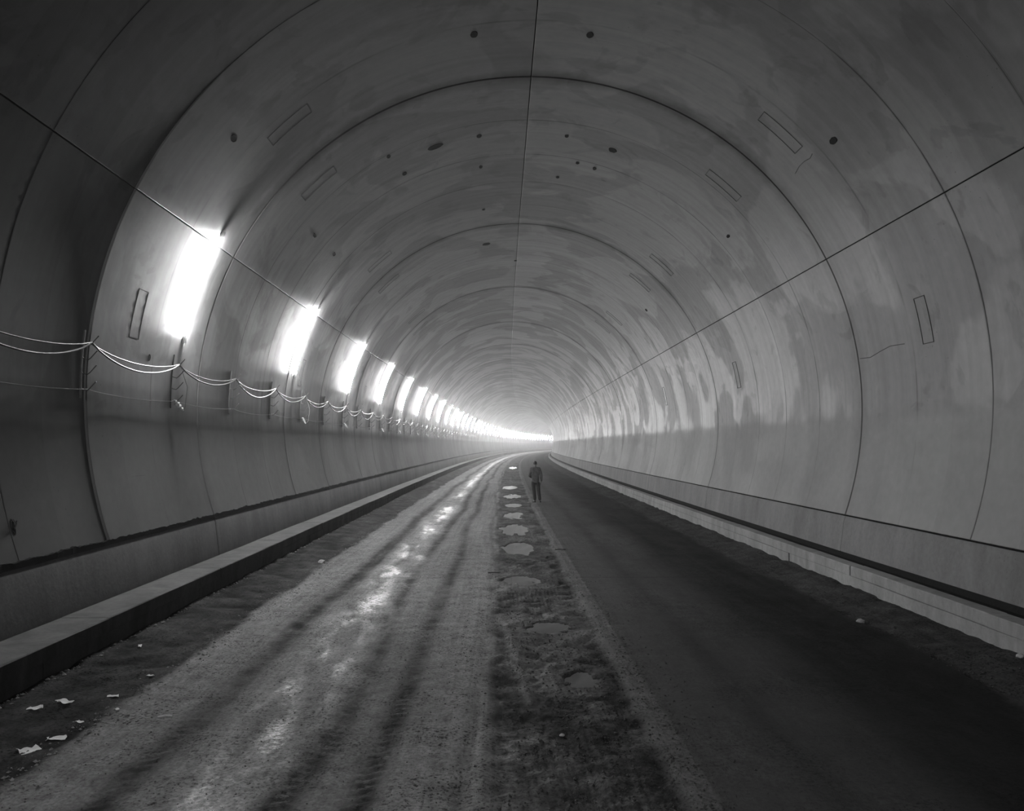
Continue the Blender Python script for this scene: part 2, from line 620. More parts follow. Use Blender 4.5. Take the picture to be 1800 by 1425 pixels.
for px, py, w, dpx, lab in PUDDLES:
    x, y = at(px, py, PZ)
    x0, _ = at(px - w / 2, py, PZ); x1, _ = at(px + w / 2, py, PZ)
    _, ya = at(px, py + dpx / 2, PZ); _, yb = at(px, py - dpx / 2, PZ)
    s, u = su_of(x, y)
    pud.append((s, u, (x1 - x0) / 2, (yb - ya) / 2, lab))


def floor_fields(s, u):
    """height, albedo, wetness and grit of the road at (s, u) arrays"""
    n1 = fbm(s * .9, u * 1.6, 4, 1)
    n2 = fbm(s * 4.5, u * 5.5, 4, 2)
    n3 = fbm(s * .22, u * 2.6, 4, 3)
    wob = (fbm(s * .25, u * .2, 3, 4) - .5) * .22
    ul = u + wob
    h = (n1 - .5) * .012 + (n2 - .5) * .010
    alb = np.full_like(u, .24)
    wet = np.full_like(u, .04)
    grit = np.full_like(u, 1.0)
    left = sstep(-.55, -.75, ul)
    # left lane: dusty grey with wheel tracks
    alb += left * .05 + left * (n3 - .5) * .16
    for c, w, dk in ((-3.2, .17, .27), (-2.05, .13, .25), (-1.45, .13, .22), (-.72, .07, .09), (-2.62, .10, .06)):
        br = .45 + 1.1 * fbm(s * .16 + c * 9, u * 0 + c, 3, 11)
        t = np.exp(-((ul - c + (fbm(s * .12, u * 0 + c, 2, 14) - .5) * .3) / w) ** 2) * np.clip(br, 0, 1.2)
        alb -= dk * t * (.55 + .9 * n2)
        h -= .016 * t
        h += t * .0035 * np.sin((s + .6 * np.abs(u - c)) * 2 * np.pi / .14)
        wet += .15 * t
    # wet sheen of the left lane between the tracks, in patches
    patch = sstep(.32, .56, fbm(s * .45, u * 2.4, 5, 21))
    band = sstep(-4.1, -3.4, u) * sstep(-1.3, -2.0, u)
    pol = np.exp(-((u + 2.52 + wob) / .34) ** 2)
    wet += .80 * pol * patch + .30 * pol * sstep(10, 20, s) + .12 * band * sstep(45, 80, s)
        # right lane: smooth darker slab, almost black near the bank
    right = sstep(.58, .78, ul)
    alb = alb * (1 - right) + right * (.135 - .088 * sstep(2.2, 3.1, u + wob * 2) + .035 * (n3 - .5) + .03 * (n1 - .5))
    alb += right * .03 * sstep(1.9, .9, u)
    darkl = np.exp(-((u - 1.75 + wob) / .16) ** 2) * .03
    alb -= right * darkl
    h *= (1 - .75 * right)
    wet = wet * (1 - right) + right * .04
    grit = 1 - right * (.72 - .35 * sstep(.45, .62, fbm(s * .7, u * 1.2, 3, 31)))
    # dark muddy trench along the centre
    edge = (fbm(s * 1.3, u * 0 + 2, 4, 41) - .5) * .22
    tr = sstep(-.72, -.56, u + edge) * sstep(.78, .60, u - edge * .6)
    h -= tr * (.030 - (n2 - .5) * .055 - (n1 - .5) * .035)
    rib = np.sin((u + (n1 - .5) * .15) * 2 * np.pi / .055)
    ribm = tr * sstep(.52, .62, fbm(s * .5, u * .8, 3, 45))
    h += ribm * rib * .006
    alb = alb * (1 - tr) + tr * (.052 + .10 * (n1 - .5) + .12 * (n2 - .5) + .02 * ribm * rib)
    wet = wet * (1 - tr) + tr * (.35 + .5 * (n1 - .5))
    fr = sstep(.60, .75, ul) * sstep(1.15, .85, ul)           # gravelly fringe to the right of the trench
    alb += fr * .05 * (n2 - .45)
    grit = np.maximum(grit, fr)
    # pale mud ridge left by a wheel
    rx = -.45 + (s - 8.8) * -.055
    rdg = np.exp(-((u - rx - .12) / .055) ** 2) * sstep(7.9, 8.5, s) * sstep(12.2, 11.3, s) * (1 - .85 * np.exp(-((s - 9.7) / .12) ** 2))
    h += rdg * .02; alb += rdg * .12
    # puddle hollows
    for ps, pu, pw, pd, _ in pud:
        q = ((u - pu) / pw) ** 2 + ((s - ps) / pd) ** 2
        q0 = q
        q = q + (fbm(s * 2.6 / max(pd, .3), u * 7, 4, 51) - .5) * 2.0
        b = sstep(1.15, .80, q)
        h = np.where(q0 < 4.2, np.maximum(h, PZ + .004 + .016 * n2), h)
        h = h * (1 - b) + b * (PZ - .012)
        alb -= b * .03 * tr
    # banks against the kerbs
    for sd, ua, ub, al_, hh in ((-1, 4.02, 5.07, .050, .10), (1, 4.22, 5.12, .125, .10)):
        q = sd * u + (fbm(s * .6, u * 0 + sd, 4, 61) - .5) * .28
        t = sstep(ua - .05, ub, q)
        e = sstep(ua - .06, ua + .08, q)
        lump = fbm(s * 2.4 + u * 1.4 * sd, u * 2.5 - s * .5 * sd, 4, 71)
        h = h + t * hh + e * (lump - .5) * .07 + e * (n2 - .5) * .02
        h += np.exp(-((q - ua) / .06) ** 2) * .018 * (.4 + n2)
        alb = alb * (1 - e) + e * (al_ + (lump - .5) * .10 + (n2 - .5) * .05 + (n3 - .45) * .06)
        wet = wet * (1 - e) + e * .02
        grit = np.maximum(grit, e)
    # cross joints of the slab, every ring
    dj = np.abs(((s - S_FIRST + RING / 2 + (fbm(u * .7, u * 0, 2, 81) - .5) * .2) % RING) - RING / 2)
    j = np.exp(-(dj / .03) ** 2) * (1 - tr)
    h -= j * .006; alb *= 1 - .28 * j
    alb = np.clip(alb, .02, .5) * np.where(u > .9, .36, .56)
    return h, alb, np.clip(wet, 0, 1), np.clip(grit, 0, 1)


def floor_h(s, u):
    return float(floor_fields(np.array([float(s)]), np.array([float(u)]))[0][0])


def floor_grid(name, srow, ucol, parent=None):
    Sg, Ug = np.meshgrid(srow, ucol, indexing='ij')
    H, A, W, G = floor_fields(Sg.ravel(), Ug.ravel())
    s, u = Sg.ravel(), Ug.ravel()
    m = slope(s); n = 1 / np.sqrt(1 + m * m)
    co = np.stack([axis(s) + n * u, s - n * m * u, H], 1)
    nr, nc = len(srow), len(ucol)
    idx = np.arange(nr * nc).reshape(nr, nc)
    f = np.stack([idx[:-1, :-1], idx[:-1, 1:], idx[1:, 1:], idx[1:, :-1]], -1).reshape(-1, 4)
    me = bpy.data.meshes.new(name)
    me.vertices.add(nr * nc); me.vertices.foreach_set('co', co.astype(np.float32).ravel())
    me.loops.add(f.size); me.loops.foreach_set('vertex_index', f.astype(np.int32).ravel())
    me.polygons.add(len(f)); me.polygons.foreach_set('loop_start', np.arange(0, f.size, 4, dtype=np.int32))
    me.polygons.foreach_set('use_smooth', np.ones(len(f), dtype=bool))
    me.update(calc_edges=True)
    lay = me.uv_layers.new(name='UVMap')
    lay.data.foreach_set('uv', np.stack([s, u], 1).astype(np.float32)[f.ravel()].ravel())
    for nm, arr in (('albedo', A), ('wet', W), ('grit', G)):
        at_ = me.attributes.new(nm, 'FLOAT', 'POINT')
        at_.data.foreach_set('value', arr.astype(np.float32))
    return link(name, me, parent, M['road'])


srow = [4.6]
while srow[-1] < 90: srow.append(srow[-1] + max(.02, srow[-1] * .0042))
while srow[-1] < S1: srow.append(srow[-1] + srow[-1] * .012)
srow = [S0 + 3.0 * i for i in range(int((4.6 - S0) / 3.0) + 1)] + srow
srow = np.array(sorted(set(srow)))
floor = floor_grid('floor', srow, np.linspace(-5.62, 5.62, 376))
setp(floor, 'muddy tunnel road with wheel tracks and a wet centre strip', kind='structure')

# ------------------------------------------------------------------ kerbs: upper and lower courses of concrete blocks
def block_mesh(name, prof, length, seed):
    rr = random.Random(seed)
    n = len(prof)
    rows = [0, .012] + [length * t for t in (.25, .5, .75)] + [length - .012, length]
    vs, fs = [], []
    cu = sum(p[0] for p in prof) / n; cz = sum(p[1] for p in prof) / n
    for i, yy in enumerate(rows):
        k_ = .94 if i in (0, len(rows) - 1) else 1
        for u, z in prof:
            j = 0 if i in (0, 1, len(rows) - 1, len(rows) - 2) else rr.uniform(-.004, .004)
            vs.append((cu + (u - cu) * (k_ if abs(u - cu) < .2 else .99 if k_ < 1 else 1) + j, yy, cz + (z - cz) * k_ + j))
    for i in range(len(rows) - 1):
        for k_ in range(n):
            k2 = (k_ + 1) % n
            fs.append((i * n + k_, i * n + k2, (i + 1) * n + k2, (i + 1) * n + k_))
    fs.append(tuple(range(n - 1, -1, -1))); fs.append(tuple(range((len(rows) - 1) * n, len(rows) * n)))
    bm = bmesh.new()
    for v in vs: bm.verts.new(v)
    bm.verts.ensure_lookup_table()
    for f in fs: bm.faces.new([bm.verts[i] for i in f])
    bmesh.ops.recalc_face_normals(bm, faces=bm.faces)
    me = bpy.data.meshes.new(name); bm.to_mesh(me); bm.free()
    return me


def cham(u0, u1, z0, z1, c=.012):
    """box profile with the two upper edges chamfered"""
    return [(u0, z0), (u1, z0), (u1, z1 - c), (u1 - c * (1 if u1 > u0 else -1), z1), (u0 + c * (1 if u1 > u0 else -1), z1), (u0, z1 - c)]


KERBS = {
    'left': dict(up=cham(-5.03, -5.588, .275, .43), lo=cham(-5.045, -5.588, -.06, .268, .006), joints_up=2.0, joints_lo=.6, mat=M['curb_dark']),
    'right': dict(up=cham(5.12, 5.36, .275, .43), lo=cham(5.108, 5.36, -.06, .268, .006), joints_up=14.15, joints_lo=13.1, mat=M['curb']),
}
S_BLOCK_END = 122.0
kerb_roots = {}
for side, kd in KERBS.items():
    far_ss = [S_BLOCK_END + 3.5 * i for i in range(int((S1 - S_BLOCK_END) / 3.5))]
    outline = [kd['lo'][0], kd['up'][5], kd['up'][4], kd['up'][3], kd['lo'][1]]
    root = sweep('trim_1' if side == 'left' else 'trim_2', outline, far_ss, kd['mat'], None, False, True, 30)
    setp(root, 'low concrete kerb bench along the %s wall' % side, kind='structure')
    for course, j0 in (('up', kd['joints_up']), ('lo', kd['joints_lo'])):
        blks = [block_mesh('curb_block', kd[course], 4.0, 10 + q) for q in range(3)]
        for b_ in blks: b_.materials.append(kd['mat'])
        s = j0 - math.floor((j0 - S0) / 4.018) * 4.018
        q = 0
        while s < S_BLOCK_END:
            se = min(s + 4.0, S_BLOCK_END)
            pa, pb = P(s, 0, 0), P(s + 4.0, 0, 0)
            rz = math.atan2(pb.y - pa.y, pb.x - pa.x) - math.pi / 2
            if s + 4 > -8:
                o = link('curb_block', blks[q % 3], root)
                off = random.uniform(-.011, .011)
                o.location = pa + Vector((math.cos(rz), math.sin(rz), 0)) * off
                o.rotation_euler = (0, 0, rz + random.uniform(-.0018, .0018))
                o.scale = (1, (se - s) / 4.0, 1)
            s += 4.018; q += 1
    kerb_roots[side] = root
# near-black strip painting in the shade between the right kerb and the footing
sweep('slot_shade_strip', [(5.35, .37), (5.585, .385), (5.598, .47), (5.62, .48)], [S0 + 3.5 * i for i in range(int((S1 - S0) / 3.5))], M['hole'], kerb_roots['right'])

# ------------------------------------------------------------------ lamps along the left wall
LAMP_S = [14.75 + 7.875 * i for i in range(61)] + [-1.0, -8.875]
LA0, LA1 = math.pi - math.radians(11.6), math.pi - math.radians(28.3)
RL = R - .036


def lampt(a, r, y=0.0):       # local coordinates: lamp base at ring axis, x = u
    return Vector((r * math.cos(a), y, ZC + r * math.sin(a)))


def lamp_proto(nseg, nsid):
    root = empty('tube_lamp', (0, 0, 0))
    base = lampt((LA0 + LA1) / 2, R)
    def loc(a, r, y=0.0): return lampt(a, r, y) - base
    mb = MB(); mb.tube([loc(LA0 + (LA1 - LA0) * i / nseg, RL) for i in range(nseg + 1)], .016, nsid)
    mb.build('glowing_tube', M['glow'], root, True)
    for a, d in ((LA0, 1), (LA1, -1)):
        e = .13 / R * d
        mb = MB(); mb.tube([loc(a + e * .0, RL), loc(a + e * .15, RL), loc(a + e, RL)], [.022, .036, .036], 8)
        mb.build('end_cap', M['fixture'], root, True)
        mb = MB(); mb.tube([loc(a + e * .6, RL + .01), loc(a + e * .6, R + .002)], .010, 6)
        mb.tube([loc(a + e * .6, R - .008), loc(a + e * .6, R + .002)], .028, 8)
        mb.build('wall_bracket', M['steel'], root)
    return root, base


lamp_near, lbase = lamp_proto(12, 8)
ORD = ['first', 'second', 'third', 'fourth', 'fifth', 'sixth', 'seventh', 'eighth', 'ninth', 'tenth']
for i, s in enumerate(LAMP_S):
    o = lamp_near if i == 0 else copytree(lamp_near)
    o.location = P(s, lbase.x, lbase.z)
    o.rotation_euler = (0, 0, heading(s))
    if i == 0: lab = 'nearest curved tube lamp on the left wall with the largest white glare'
    elif s < 0: lab = '%s tube lamp on the left wall behind the camera' % ORD[i - 61]
    elif i < 8: lab = '%s glaring tube lamp from the camera along the left wall' % ORD[i]
    else: lab = 'far tube lamp merged into the white band of light where the tunnel bends'
    setp(o, lab, 'lamp', 'tube lamps along the left wall')

# ------------------------------------------------------------------ cable brackets, cables, leads
BR_S = [11.4 + 3.1 * k_ for k_ in range(-1, 42)]
HZ = [.0, -.19, -.38, -.59]          # hook heights below the top one
Z_HOOK = 3.70


def wall_u(z): return -math.sqrt(R * R - (z - ZC) ** 2)


def bracket_proto():
    root = empty('cable_bracket', (0, 0, 0))
    mb = MB()
    zs = [3.88, 3.66, 3.44, 3.22, 3.0]
    for a, b in zip(zs, zs[1:]):
        u0, u1 = wall_u(a), wall_u(b)
        mb.add([(u0 - .004, -.012, a), (u0 + .014, -.012, a), (u0 + .014, .012, a), (u0 - .004, .012, a),
                (u1 - .004, -.012, b), (u1 + .014, -.012, b), (u1 + .014, .012, b), (u1 - .004, .012, b)],
               [(0, 1, 2, 3), (7, 6, 5, 4), (0, 4, 5, 1), (1, 5, 6, 2), (2, 6, 7, 3), (3, 7, 4, 0)])
    mb.build('wall_strip', M['steel'], root)
    for dz in HZ:
        z = Z_HOOK + dz
        u = wall_u(z)
        mb = MB()
        mb.tube([(u, 0, z + .03), (u + .03, 0, z), (u + .085, 0, z - .015), (u + .115, 0, z + .005), (u + .205, 0, z + .105)], .007, 6)
        mb.build('hook', M['steel'], root, True)
    for ch in root.children: ch.data.transform(Matrix.Translation((-wall_u(3.0), 0, -3.0)))
    return root


brk = bracket_proto()
for i, s in enumerate(BR_S):
    o = brk if i == 0 else copytree(brk)
    o.location = P(s, wall_u(3.0), 3.0); o.rotation_euler = (0, 0, heading(s))
    k_ = i - 1
    if k_ < 0: lab = 'steel cable bracket on the near left wall just outside the picture edge'
    elif k_ < 10: lab = '%s steel hook bracket from the picture edge holding cables on the left wall' % ORD[k_]
    else: lab = 'small far hook bracket in the row below the merged lamps'
    setp(o, lab, 'bracket', 'cable brackets along the left wall')


def hang(zh, uoff, sag, seed, s_end):
    rr = random.Random(seed)
    pts = []
    ss = [s for s in BR_S if s <= s_end]
    for a, b in zip(ss, ss[1:]):
        n = 14 if a < 40 else 6
        sg = sag * rr.uniform(.8, 1.2)
        for i in range(n):
            t = i / n
            # rounded saddle at the hook, catenary between
            z = zh - sg * (4 * t * (1 - t)) ** .85
            pts.append(P(a + (b - a) * t, wall_u(zh) + uoff - .03 * 4 * t * (1 - t), z))
    return pts


for nm, uo, sag, r_, lab in (('power_cable', .115, .27, .013, 'lower thick power cable sagging between wall hooks'),
                             ('power_cable', .095, .135, .011, 'upper thinner power cable sagging between wall hooks')):
    mb = MB(); mb.tube(hang(Z_HOOK + r_ + .004, uo, sag, 3 + int(sag * 100), 130), r_, 6)
    setp(mb.build(nm, M['cable'], None, True, 60), lab, 'cable', 'cables strung along the left wall')
mb = MB(); mb.tube(hang(Z_HOOK + HZ[3] + .006, .10, .05, 9, 130), .006, 5)
setp(mb.build('signal_wire', M['wire'], None, True, 60), 'thin wire strung along the lowest wall hooks below the cables', 'wire', 'cables strung along the left wall')

# lamp leads and plug connectors
for i, s in enumerate(LAMP_S[:9]):
    bs = min(BR_S, key=lambda q: abs(q - s - .2))
    a = wallpt(s, LA0 - .09 / R, RL)
    b = P(bs, wall_u(Z_HOOK) + .12, Z_HOOK + .03)
    mb = MB()
    c = P(bs + .1, wall_u(3.3) + .24, 3.35)
    d = P(bs + .12, wall_u(3.05) + .20, 3.03)
    tip = P(bs + (.13 if i % 2 == 0 else -.06), wall_u(2.98) + .17, 2.965)
    pts = [a, (a * .6 + b * .4) + Vector((0, 0, -.02)), b, (b * .6 + c * .4) + Vector((.02, 0, -.06)), c, d, tip]
    mb.tube(pts, .005, 5)
    nm = '%s lamp lead dropping from lamp to the cable hooks' % ORD[i] if i else 'nearest lamp lead dropping from the largest lamp past the hooks'
    setp(mb.build('lamp_lead', M['wire'], None, True, 60), nm, 'wire', 'leads below the tube lamps')
    # connector
    top = P(bs - .06, wall_u(3.14) + .08, 3.13)
    cr = empty('plug_connector', tip)
    ax_ = (top - tip)
    mb = MB(); mb.tube([Vector((0, 0, 0)), ax_ * .25, ax_ * .3, ax_ * .95, ax_], [.012, .014, .02, .02, .012], 8)
    mb.build('plug_body', M['connector'], cr, True)
    for t, r_ in ((.18, .024), (.42, .036), (.62, .040), (.84, .034)):
        mb = MB(); mb.tube([ax_ * (t - .05), ax_ * (t - .02), ax_ * (t + .02), ax_ * (t + .05)], [r_ * .6, r_, r_, r_ * .6], 10)
        mb.build('collar', M['connector'], cr, True)
    setp(cr, 'ribbed plug connector hanging below the %s lamp' % (ORD[i] if i else 'nearest'), 'plug', 'plug connectors below the lamps')

def local_r(s, th):
    q = (s - S_FIRST) % RING
    o_ = STEP[min(4, int(q / 2.1))] * (1.0 if s < S_FIRST else .15) if s < 120 else .003
    return R + o_ * (1 - .9 * min(1, max(0, (max(0.0, math.sin(th)) - .3) / .45))) * (1 if math.cos(th) < 0 else .25)


# ------------------------------------------------------------------ marks cast into or drilled in the lining
def frame_of(s, th, r=None):
    r = r or local_r(s, th)
    p = wallpt(s, th, r)
    m = slope(s); n = 1 / math.sqrt(1 + m * m)
    tan = Vector((m * n, n, 0))
    rad = (p - P(s, 0, ZC)).normalized()
    circ = tan.cross(rad)
    return Matrix((( tan.x, circ.x, -rad.x, p.x), (tan.y, circ.y, -rad.y, p.y), (tan.z, circ.z, -rad.z, p.z), (0, 0, 0, 1)))


def parent_for(th):
    d = math.degrees(th)
    return wall_right if d < 27 else (wall_left if d > 153 else ceiling)


def hole_mesh(rx, ry, seed):
    rr = random.Random(seed)
    n = 12
    vs, fs = [(0, 0, .007)], []
    for q, (k_, z) in enumerate(((.72, .007), (1.0, .009), (1.12, -.006))):
        for i in range(n):
            a = 2 * math.pi * i / n
            j = k_ * rr.uniform(.9, 1.1)
            vs.append((rx * j * math.cos(a), ry * j * math.sin(a), z))
    for i in range(n):
        fs.append((0, 1 + i, 1 + (i + 1) % n))
        for q in range(2):
            fs.append((1 + q * n + i, 1 + (q + 1) * n + i, 1 + (q + 1) * n + (i + 1) % n, 1 + q * n + (i + 1) % n))
    return mesh('anchor_hole', vs, fs)


HOLES = [(833, 60, .10, .055), (1037, 61, .10, .055), (410, 243, .11, .05), (1465, 247, .11, .05), (765, 258, .13, .16), (683, 275, .09, .04),
         (842, 239, .10, .05), (996, 239, .08, .04), (1077, 264, .12, .09), (845, 293, .10, .04), (980, 311, .08, .04), (553, 414, .12, .04),
         (855, 429, .16, .13), (711, 305, .10, .05), (1280, 415, .10, .035), (262, 628, .035, .05), (1015, 286, .08, .04), (1045, 296, .10, .04),
         (587, 447, .10, .04), (1136, 545, .10, .05), (906, 458, .08, .05), (850, 368, .08, .04)]
for i, (px, py, rx, ry) in enumerate(HOLES):
    s, th = wall_at(px, py)
    me = hole_mesh(rx, ry, i); me.materials.append(M['hole'])
    o = link('anchor_hole', me, parent_for(th)); o.matrix_world = frame_of(s, th)


def hatch_mesh(ls, lc):
    """outline of a form hatch imprinted in the concrete: a thin raised frame"""
    mb = MB()
    w = .012
    for lo, hi in (((-ls, -lc), (-ls + w, lc)), ((ls - w, -lc), (ls, lc)), ((-ls, -lc), (ls, -lc + w)), ((-ls, lc - w), (ls, lc))):
        nq = 1 if hi[1] - lo[1] < .1 else 8
        for q in range(nq):
            y0, y1 = lo[1] + (hi[1] - lo[1]) * q / nq, lo[1] + (hi[1] - lo[1]) * (q + 1) / nq
            z0, z1 = y0 * y0 / (2 * R), y1 * y1 / (2 * R)
            b = len(mb.v)
            mb.box((lo[0], y0, -.01), (hi[0], y1, .0045))
            for i_ in range(b, b + 8):
                v_ = mb.v[i_]
                mb.v[i_] = (v_[0], v_[1], v_[2] + (z0 if abs(v_[1] - y0) < 1e-6 else z1))
    return mesh('form_hatch', mb.v, mb.f)


hm = {}
for px, py, ls, lc in ((1625, 562, .17, .36), (1272, 325, .18, .42), (243, 552, .17, .36), (508, 218, .18, .42), (1372, 232, .18, .42), (560, 305 + 17, .18, .42)):
    s, th = wall_at(px, py)
    me = hatch_mesh(ls, lc); me.materials.append(M['form_line'])
    for q in range(3):
        ss_ = s + q * RING
        if ss_ > 60: break
        o = link('form_hatch', me, parent_for(th)); o.matrix_world = frame_of(ss_, th)

# crack and scratch lines
def crack(pxs, wd, name='crack'):
    pts = []
    par = None
    for px, py in pxs:
        s, th = wall_at(px, py)
        par = par or parent_for(th)
        pts.append(wallpt(s, th, local_r(s, th) + .001))
    mb = MB(); mb.tube(pts, wd, 4); mb.build(name, M['form_line'], par)


crack([(1398, 305), (1405, 292), (1413, 284), (1424, 278), (1428, 270)], .006)
crack([(1512, 630), (1530, 628), (1548, 617), (1565, 608), (1590, 604)], .006)
crack([(232, 837), (243, 836), (255, 835)], .005)

# broken-out pocket with bent bars low on the left wall
s, th = wall_at(27, 925)
fm = frame_of(s, th)
pk = empty('rebar_stub', fm.translation)
pk.rotation_euler = fm.to_euler()
me = hole_mesh(.035, .085, 77); me.materials.append(M['hole'])
link('broken_pocket', me, pk)
for a in ((-.02, .05, .004, -.01, .08, .03, .0, .02, .05), (.015, -.03, .004, .03, .03, .03, .02, .06, .05)):
    mb = MB(); mb.tube([a[0:3], a[3:6], a[6:9]], .006, 6); mb.build('bent_bar', M['steel'], pk, True)
setp(pk, 'broken pocket with bent bars low on the near left wall', 'rebar')

# ------------------------------------------------------------------ puddles
for i, (ps, pu, pw, pd, lab) in enumerate(pud):
    n = 48
    vs = [P(ps, pu, PZ)]
    ring2, ring3 = [], []
    for q in range(n):
        a = 2 * math.pi * q / n
        k_ = 1.62 + .10 * math.sin(3 * a + i) + .06 * math.sin(7 * a + 2 * i)
        s_, u_ = ps + pd * k_ * math.sin(a), pu + pw * k_ * math.cos(a)
        vs.append(P(s_, u_, PZ))
        ring2.append(P(ps + pd * k_ * 1.01 * math.sin(a), pu + pw * k_ * 1.01 * math.cos(a), PZ - .02))
    vs += ring2
    fs = [(0, 1 + q, 1 + (q + 1) % n) for q in range(n)]
    fs += [(1 + q, 1 + n + q, 1 + n + (q + 1) % n, 1 + (q + 1) % n) for q in range(n)]
    o = link('puddle', mesh('puddle', vs, fs), None, M['water'])
    setp(o, lab, 'puddle', 'puddles in the centre strip')

# ------------------------------------------------------------------ loose stones, scraps, gravel
def rock_mesh(rx, ry, rz, seed, sub=2):
    bm = bmesh.new()
    bmesh.ops.create_icosphere(bm, subdivisions=sub, radius=1)
    off = Vector((seed * 3.1, seed * 1.7, 0))
    for v in bm.verts:
        k_ = 1 + .35 * mnoise.noise(v.co * 1.3 + off) + .12 * mnoise.noise(v.co * 3.5 + off)
        v.co = Vector((v.co.x * rx, v.co.y * ry, v.co.z * rz)) * k_
    me = bpy.data.meshes.new('stone'); bm.to_mesh(me); bm.free()
    return me


def ground(px, py):
    z = 0.0
    for _ in range(12):
        x, y = at(px, py, z)
        s, u = su_of(x, y)
        z = floor_h(s, u)
    return Vector((x, y, z))


for px, py, r_, lab in ((1513, 1094, .055, 'pale rounded stone on the dirt bank below the right kerb'),
                        (1793, 1155, .045, 'small pale stone against the right kerb at the picture edge'),
                        (565, 989, .075, 'flat pale stone chip on the left lane edge, farthest scrap'),
                        (988, 1293, .022, 'tiny bright pebble in the muddy strip near the camera')):
    p = ground(px, py)
    o = link('stone', rock_mesh(r_, r_ * .8, r_ * .6, px), None, M['stone'])
    o.location = p + Vector((0, 0, r_ * .3)); setp(o, lab, 'stone')


def scrap_mesh(w, l, seed):
    """crumpled sheet with thickness"""
    n, m = 7, 5
    vs, fs = [], []
    rr = random.Random(seed)
    for side in (0, 1):
        for i in range(n):
            for j in range(m):
                x, y = (i / (n - 1) - .5) * l, (j / (m - 1) - .5) * w
                q = Vector((x * 14 + seed, y * 14, seed * .3))
                e = 1 + .5 * mnoise.noise(q * .8)
                z = .35 * w * abs(mnoise.noise(q)) + .012 * mnoise.noise(q * 3)
                vs.append((x * e, y * e, max(.001, z) + side * .003))
    N_ = n * m
    for i in range(n - 1):
        for j in range(m - 1):
            a = i * m + j
            fs.append((a, a + 1, a + m + 1, a + m)); fs.append((N_ + a, N_ + a + m, N_ + a + m + 1, N_ + a + 1))
    rim = [i * m for i in range(n)] + [(n - 1) * m + j for j in range(1, m)] + [i * m + m - 1 for i in range(n - 2, -1, -1)] + list(range(m - 2, 0, -1))
    for a, b in zip(rim, rim[1:] + rim[:1]):
        fs.append((a, a + N_, b + N_, b))
    return mesh('paper_scrap', vs, fs)


for px, py, w, l, rz, lab in ((60, 1246, .07, .11, .4, 'small pale paper scrap, left one of the pair under the dark kerb'),
                              (113, 1234, .09, .16, -.5, 'long crumpled paper scrap with a tail under the dark kerb'),
                              (52, 1320, .12, .15, .9, 'big crumpled paper scrap at the lower left corner'),
                              (97, 1299, .08, .15, .3, 'torn shredded paper scrap above the big one at lower left'),
                              (206, 1247, .035, .08, -.7, 'narrow curled scrap on the border of the left dirt bank'),
                              (196, 1224, .05, .12, .1, 'twisted grey scrap midway along the left dirt bank'),
                              (262, 1185, .04, .09, -.5, 'small pale scrap high on the left dirt bank'),
                              (246, 1136, .035, .14, -1.2, 'pale flat splint lying in the left gutter'),
                              (140, 1269, .03, .07, -.6, 'tiny curled paper shred beside the left bank edge')):
    p = ground(px, py)
    o = link('paper_scrap', scrap_mesh(w, l, px), None, M['paper'])
    o.location = p + Vector((0, 0, .002)); o.rotation_euler = (0, 0, rz)
    setp(o, lab, 'scrap', 'scraps along the left bank')
for px, py, l, rz, mt, lab in ((290, 1260, .12, .25, 'stone', 'thin pale twig on the left lane near the bank'),
                               (985, 966, .24, .08, 'hole', 'short dark stick on the right edge of the centre strip'),
                               (868, 1007, .22, .0, 'hole', 'short dark stick on the left edge of the centre strip')):
    p = ground(px, py)
    d_ = Vector((math.cos(rz), math.sin(rz), 0)) * l / 2
    mb = MB(); mb.tube([-d_, Vector((0, .01, .006)), d_], .008, 5)
    o = mb.build('twig', M[mt], None); o.location = p + Vector((0, 0, .006)); setp(o, lab, 'twig')


def scatter(name, n, sampler, size, mat, label):
    """loose stones nobody could count, one mesh"""
    vs, fs = [], []
    base = [Vector(q) for q in ((1, 0, 0), (0, 1, 0), (-1, 0, 0), (0, -1, 0), (0, 0, 1), (0, 0, -1))]
    tri = [(0, 1, 4), (1, 2, 4), (2, 3, 4), (3, 0, 4), (1, 0, 5), (2, 1, 5), (3, 2, 5), (0, 3, 5)]
    su = np.array([sampler() for _ in range(n)])
    H = floor_fields(su[:, 0], su[:, 1])[0]
    for (s, u), h in zip(su, H):
        r_ = size[0] * (size[1] / size[0]) ** (random.random() ** 2.2)
        c = P(s, u, h + r_ * .25)
        a = random.random() * 6.28
        ca, sa = math.cos(a), math.sin(a)
        b = len(vs)
        for q in base:
            k_ = r_ * random.uniform(.65, 1.2)
            vs.append((c.x + (q.x * ca - q.y * sa) * k_, c.y + (q.x * sa + q.y * ca) * k_, c.z + q.z * k_ * .7))
        fs += [tuple(i + b for i in t) for t in tri]
    o = link(name, mesh(name, vs, fs), None, mat)
    setp(o, label, 'gravel', kind='stuff')
    return o


def near_s(): return 4.8 * (40 / 4.8) ** random.random()


scatter('gravel', 9000, lambda: (near_s(), random.gauss(.25, .55)), (.004, .016), M['gravel'], 'fine dark gravel strewn along the muddy centre strip')
scatter('gravel', 7000, lambda: (near_s(), -4.2 * random.random() - .3), (.003, .011), M['gravel'], 'dark specks of grit strewn over the left lane')
scatter('rubble', 1500, lambda: (near_s(), -4.05 + random.gauss(0, .10)), (.004, .024), M['rubble'], 'crumbs and chips along the edge of the left dirt bank')
scatter('rubble', 700, lambda: (near_s(), -5.0 + abs(random.gauss(0, .04))), (.006, .03), M['rubble'], 'mortar crumbs at the foot of the left kerb')
scatter('rubble', 1600, lambda: (near_s(), 4.25 + abs(random.gauss(0, .3))), (.004, .022), M['gravel'], 'clods and grit over the right dirt bank')

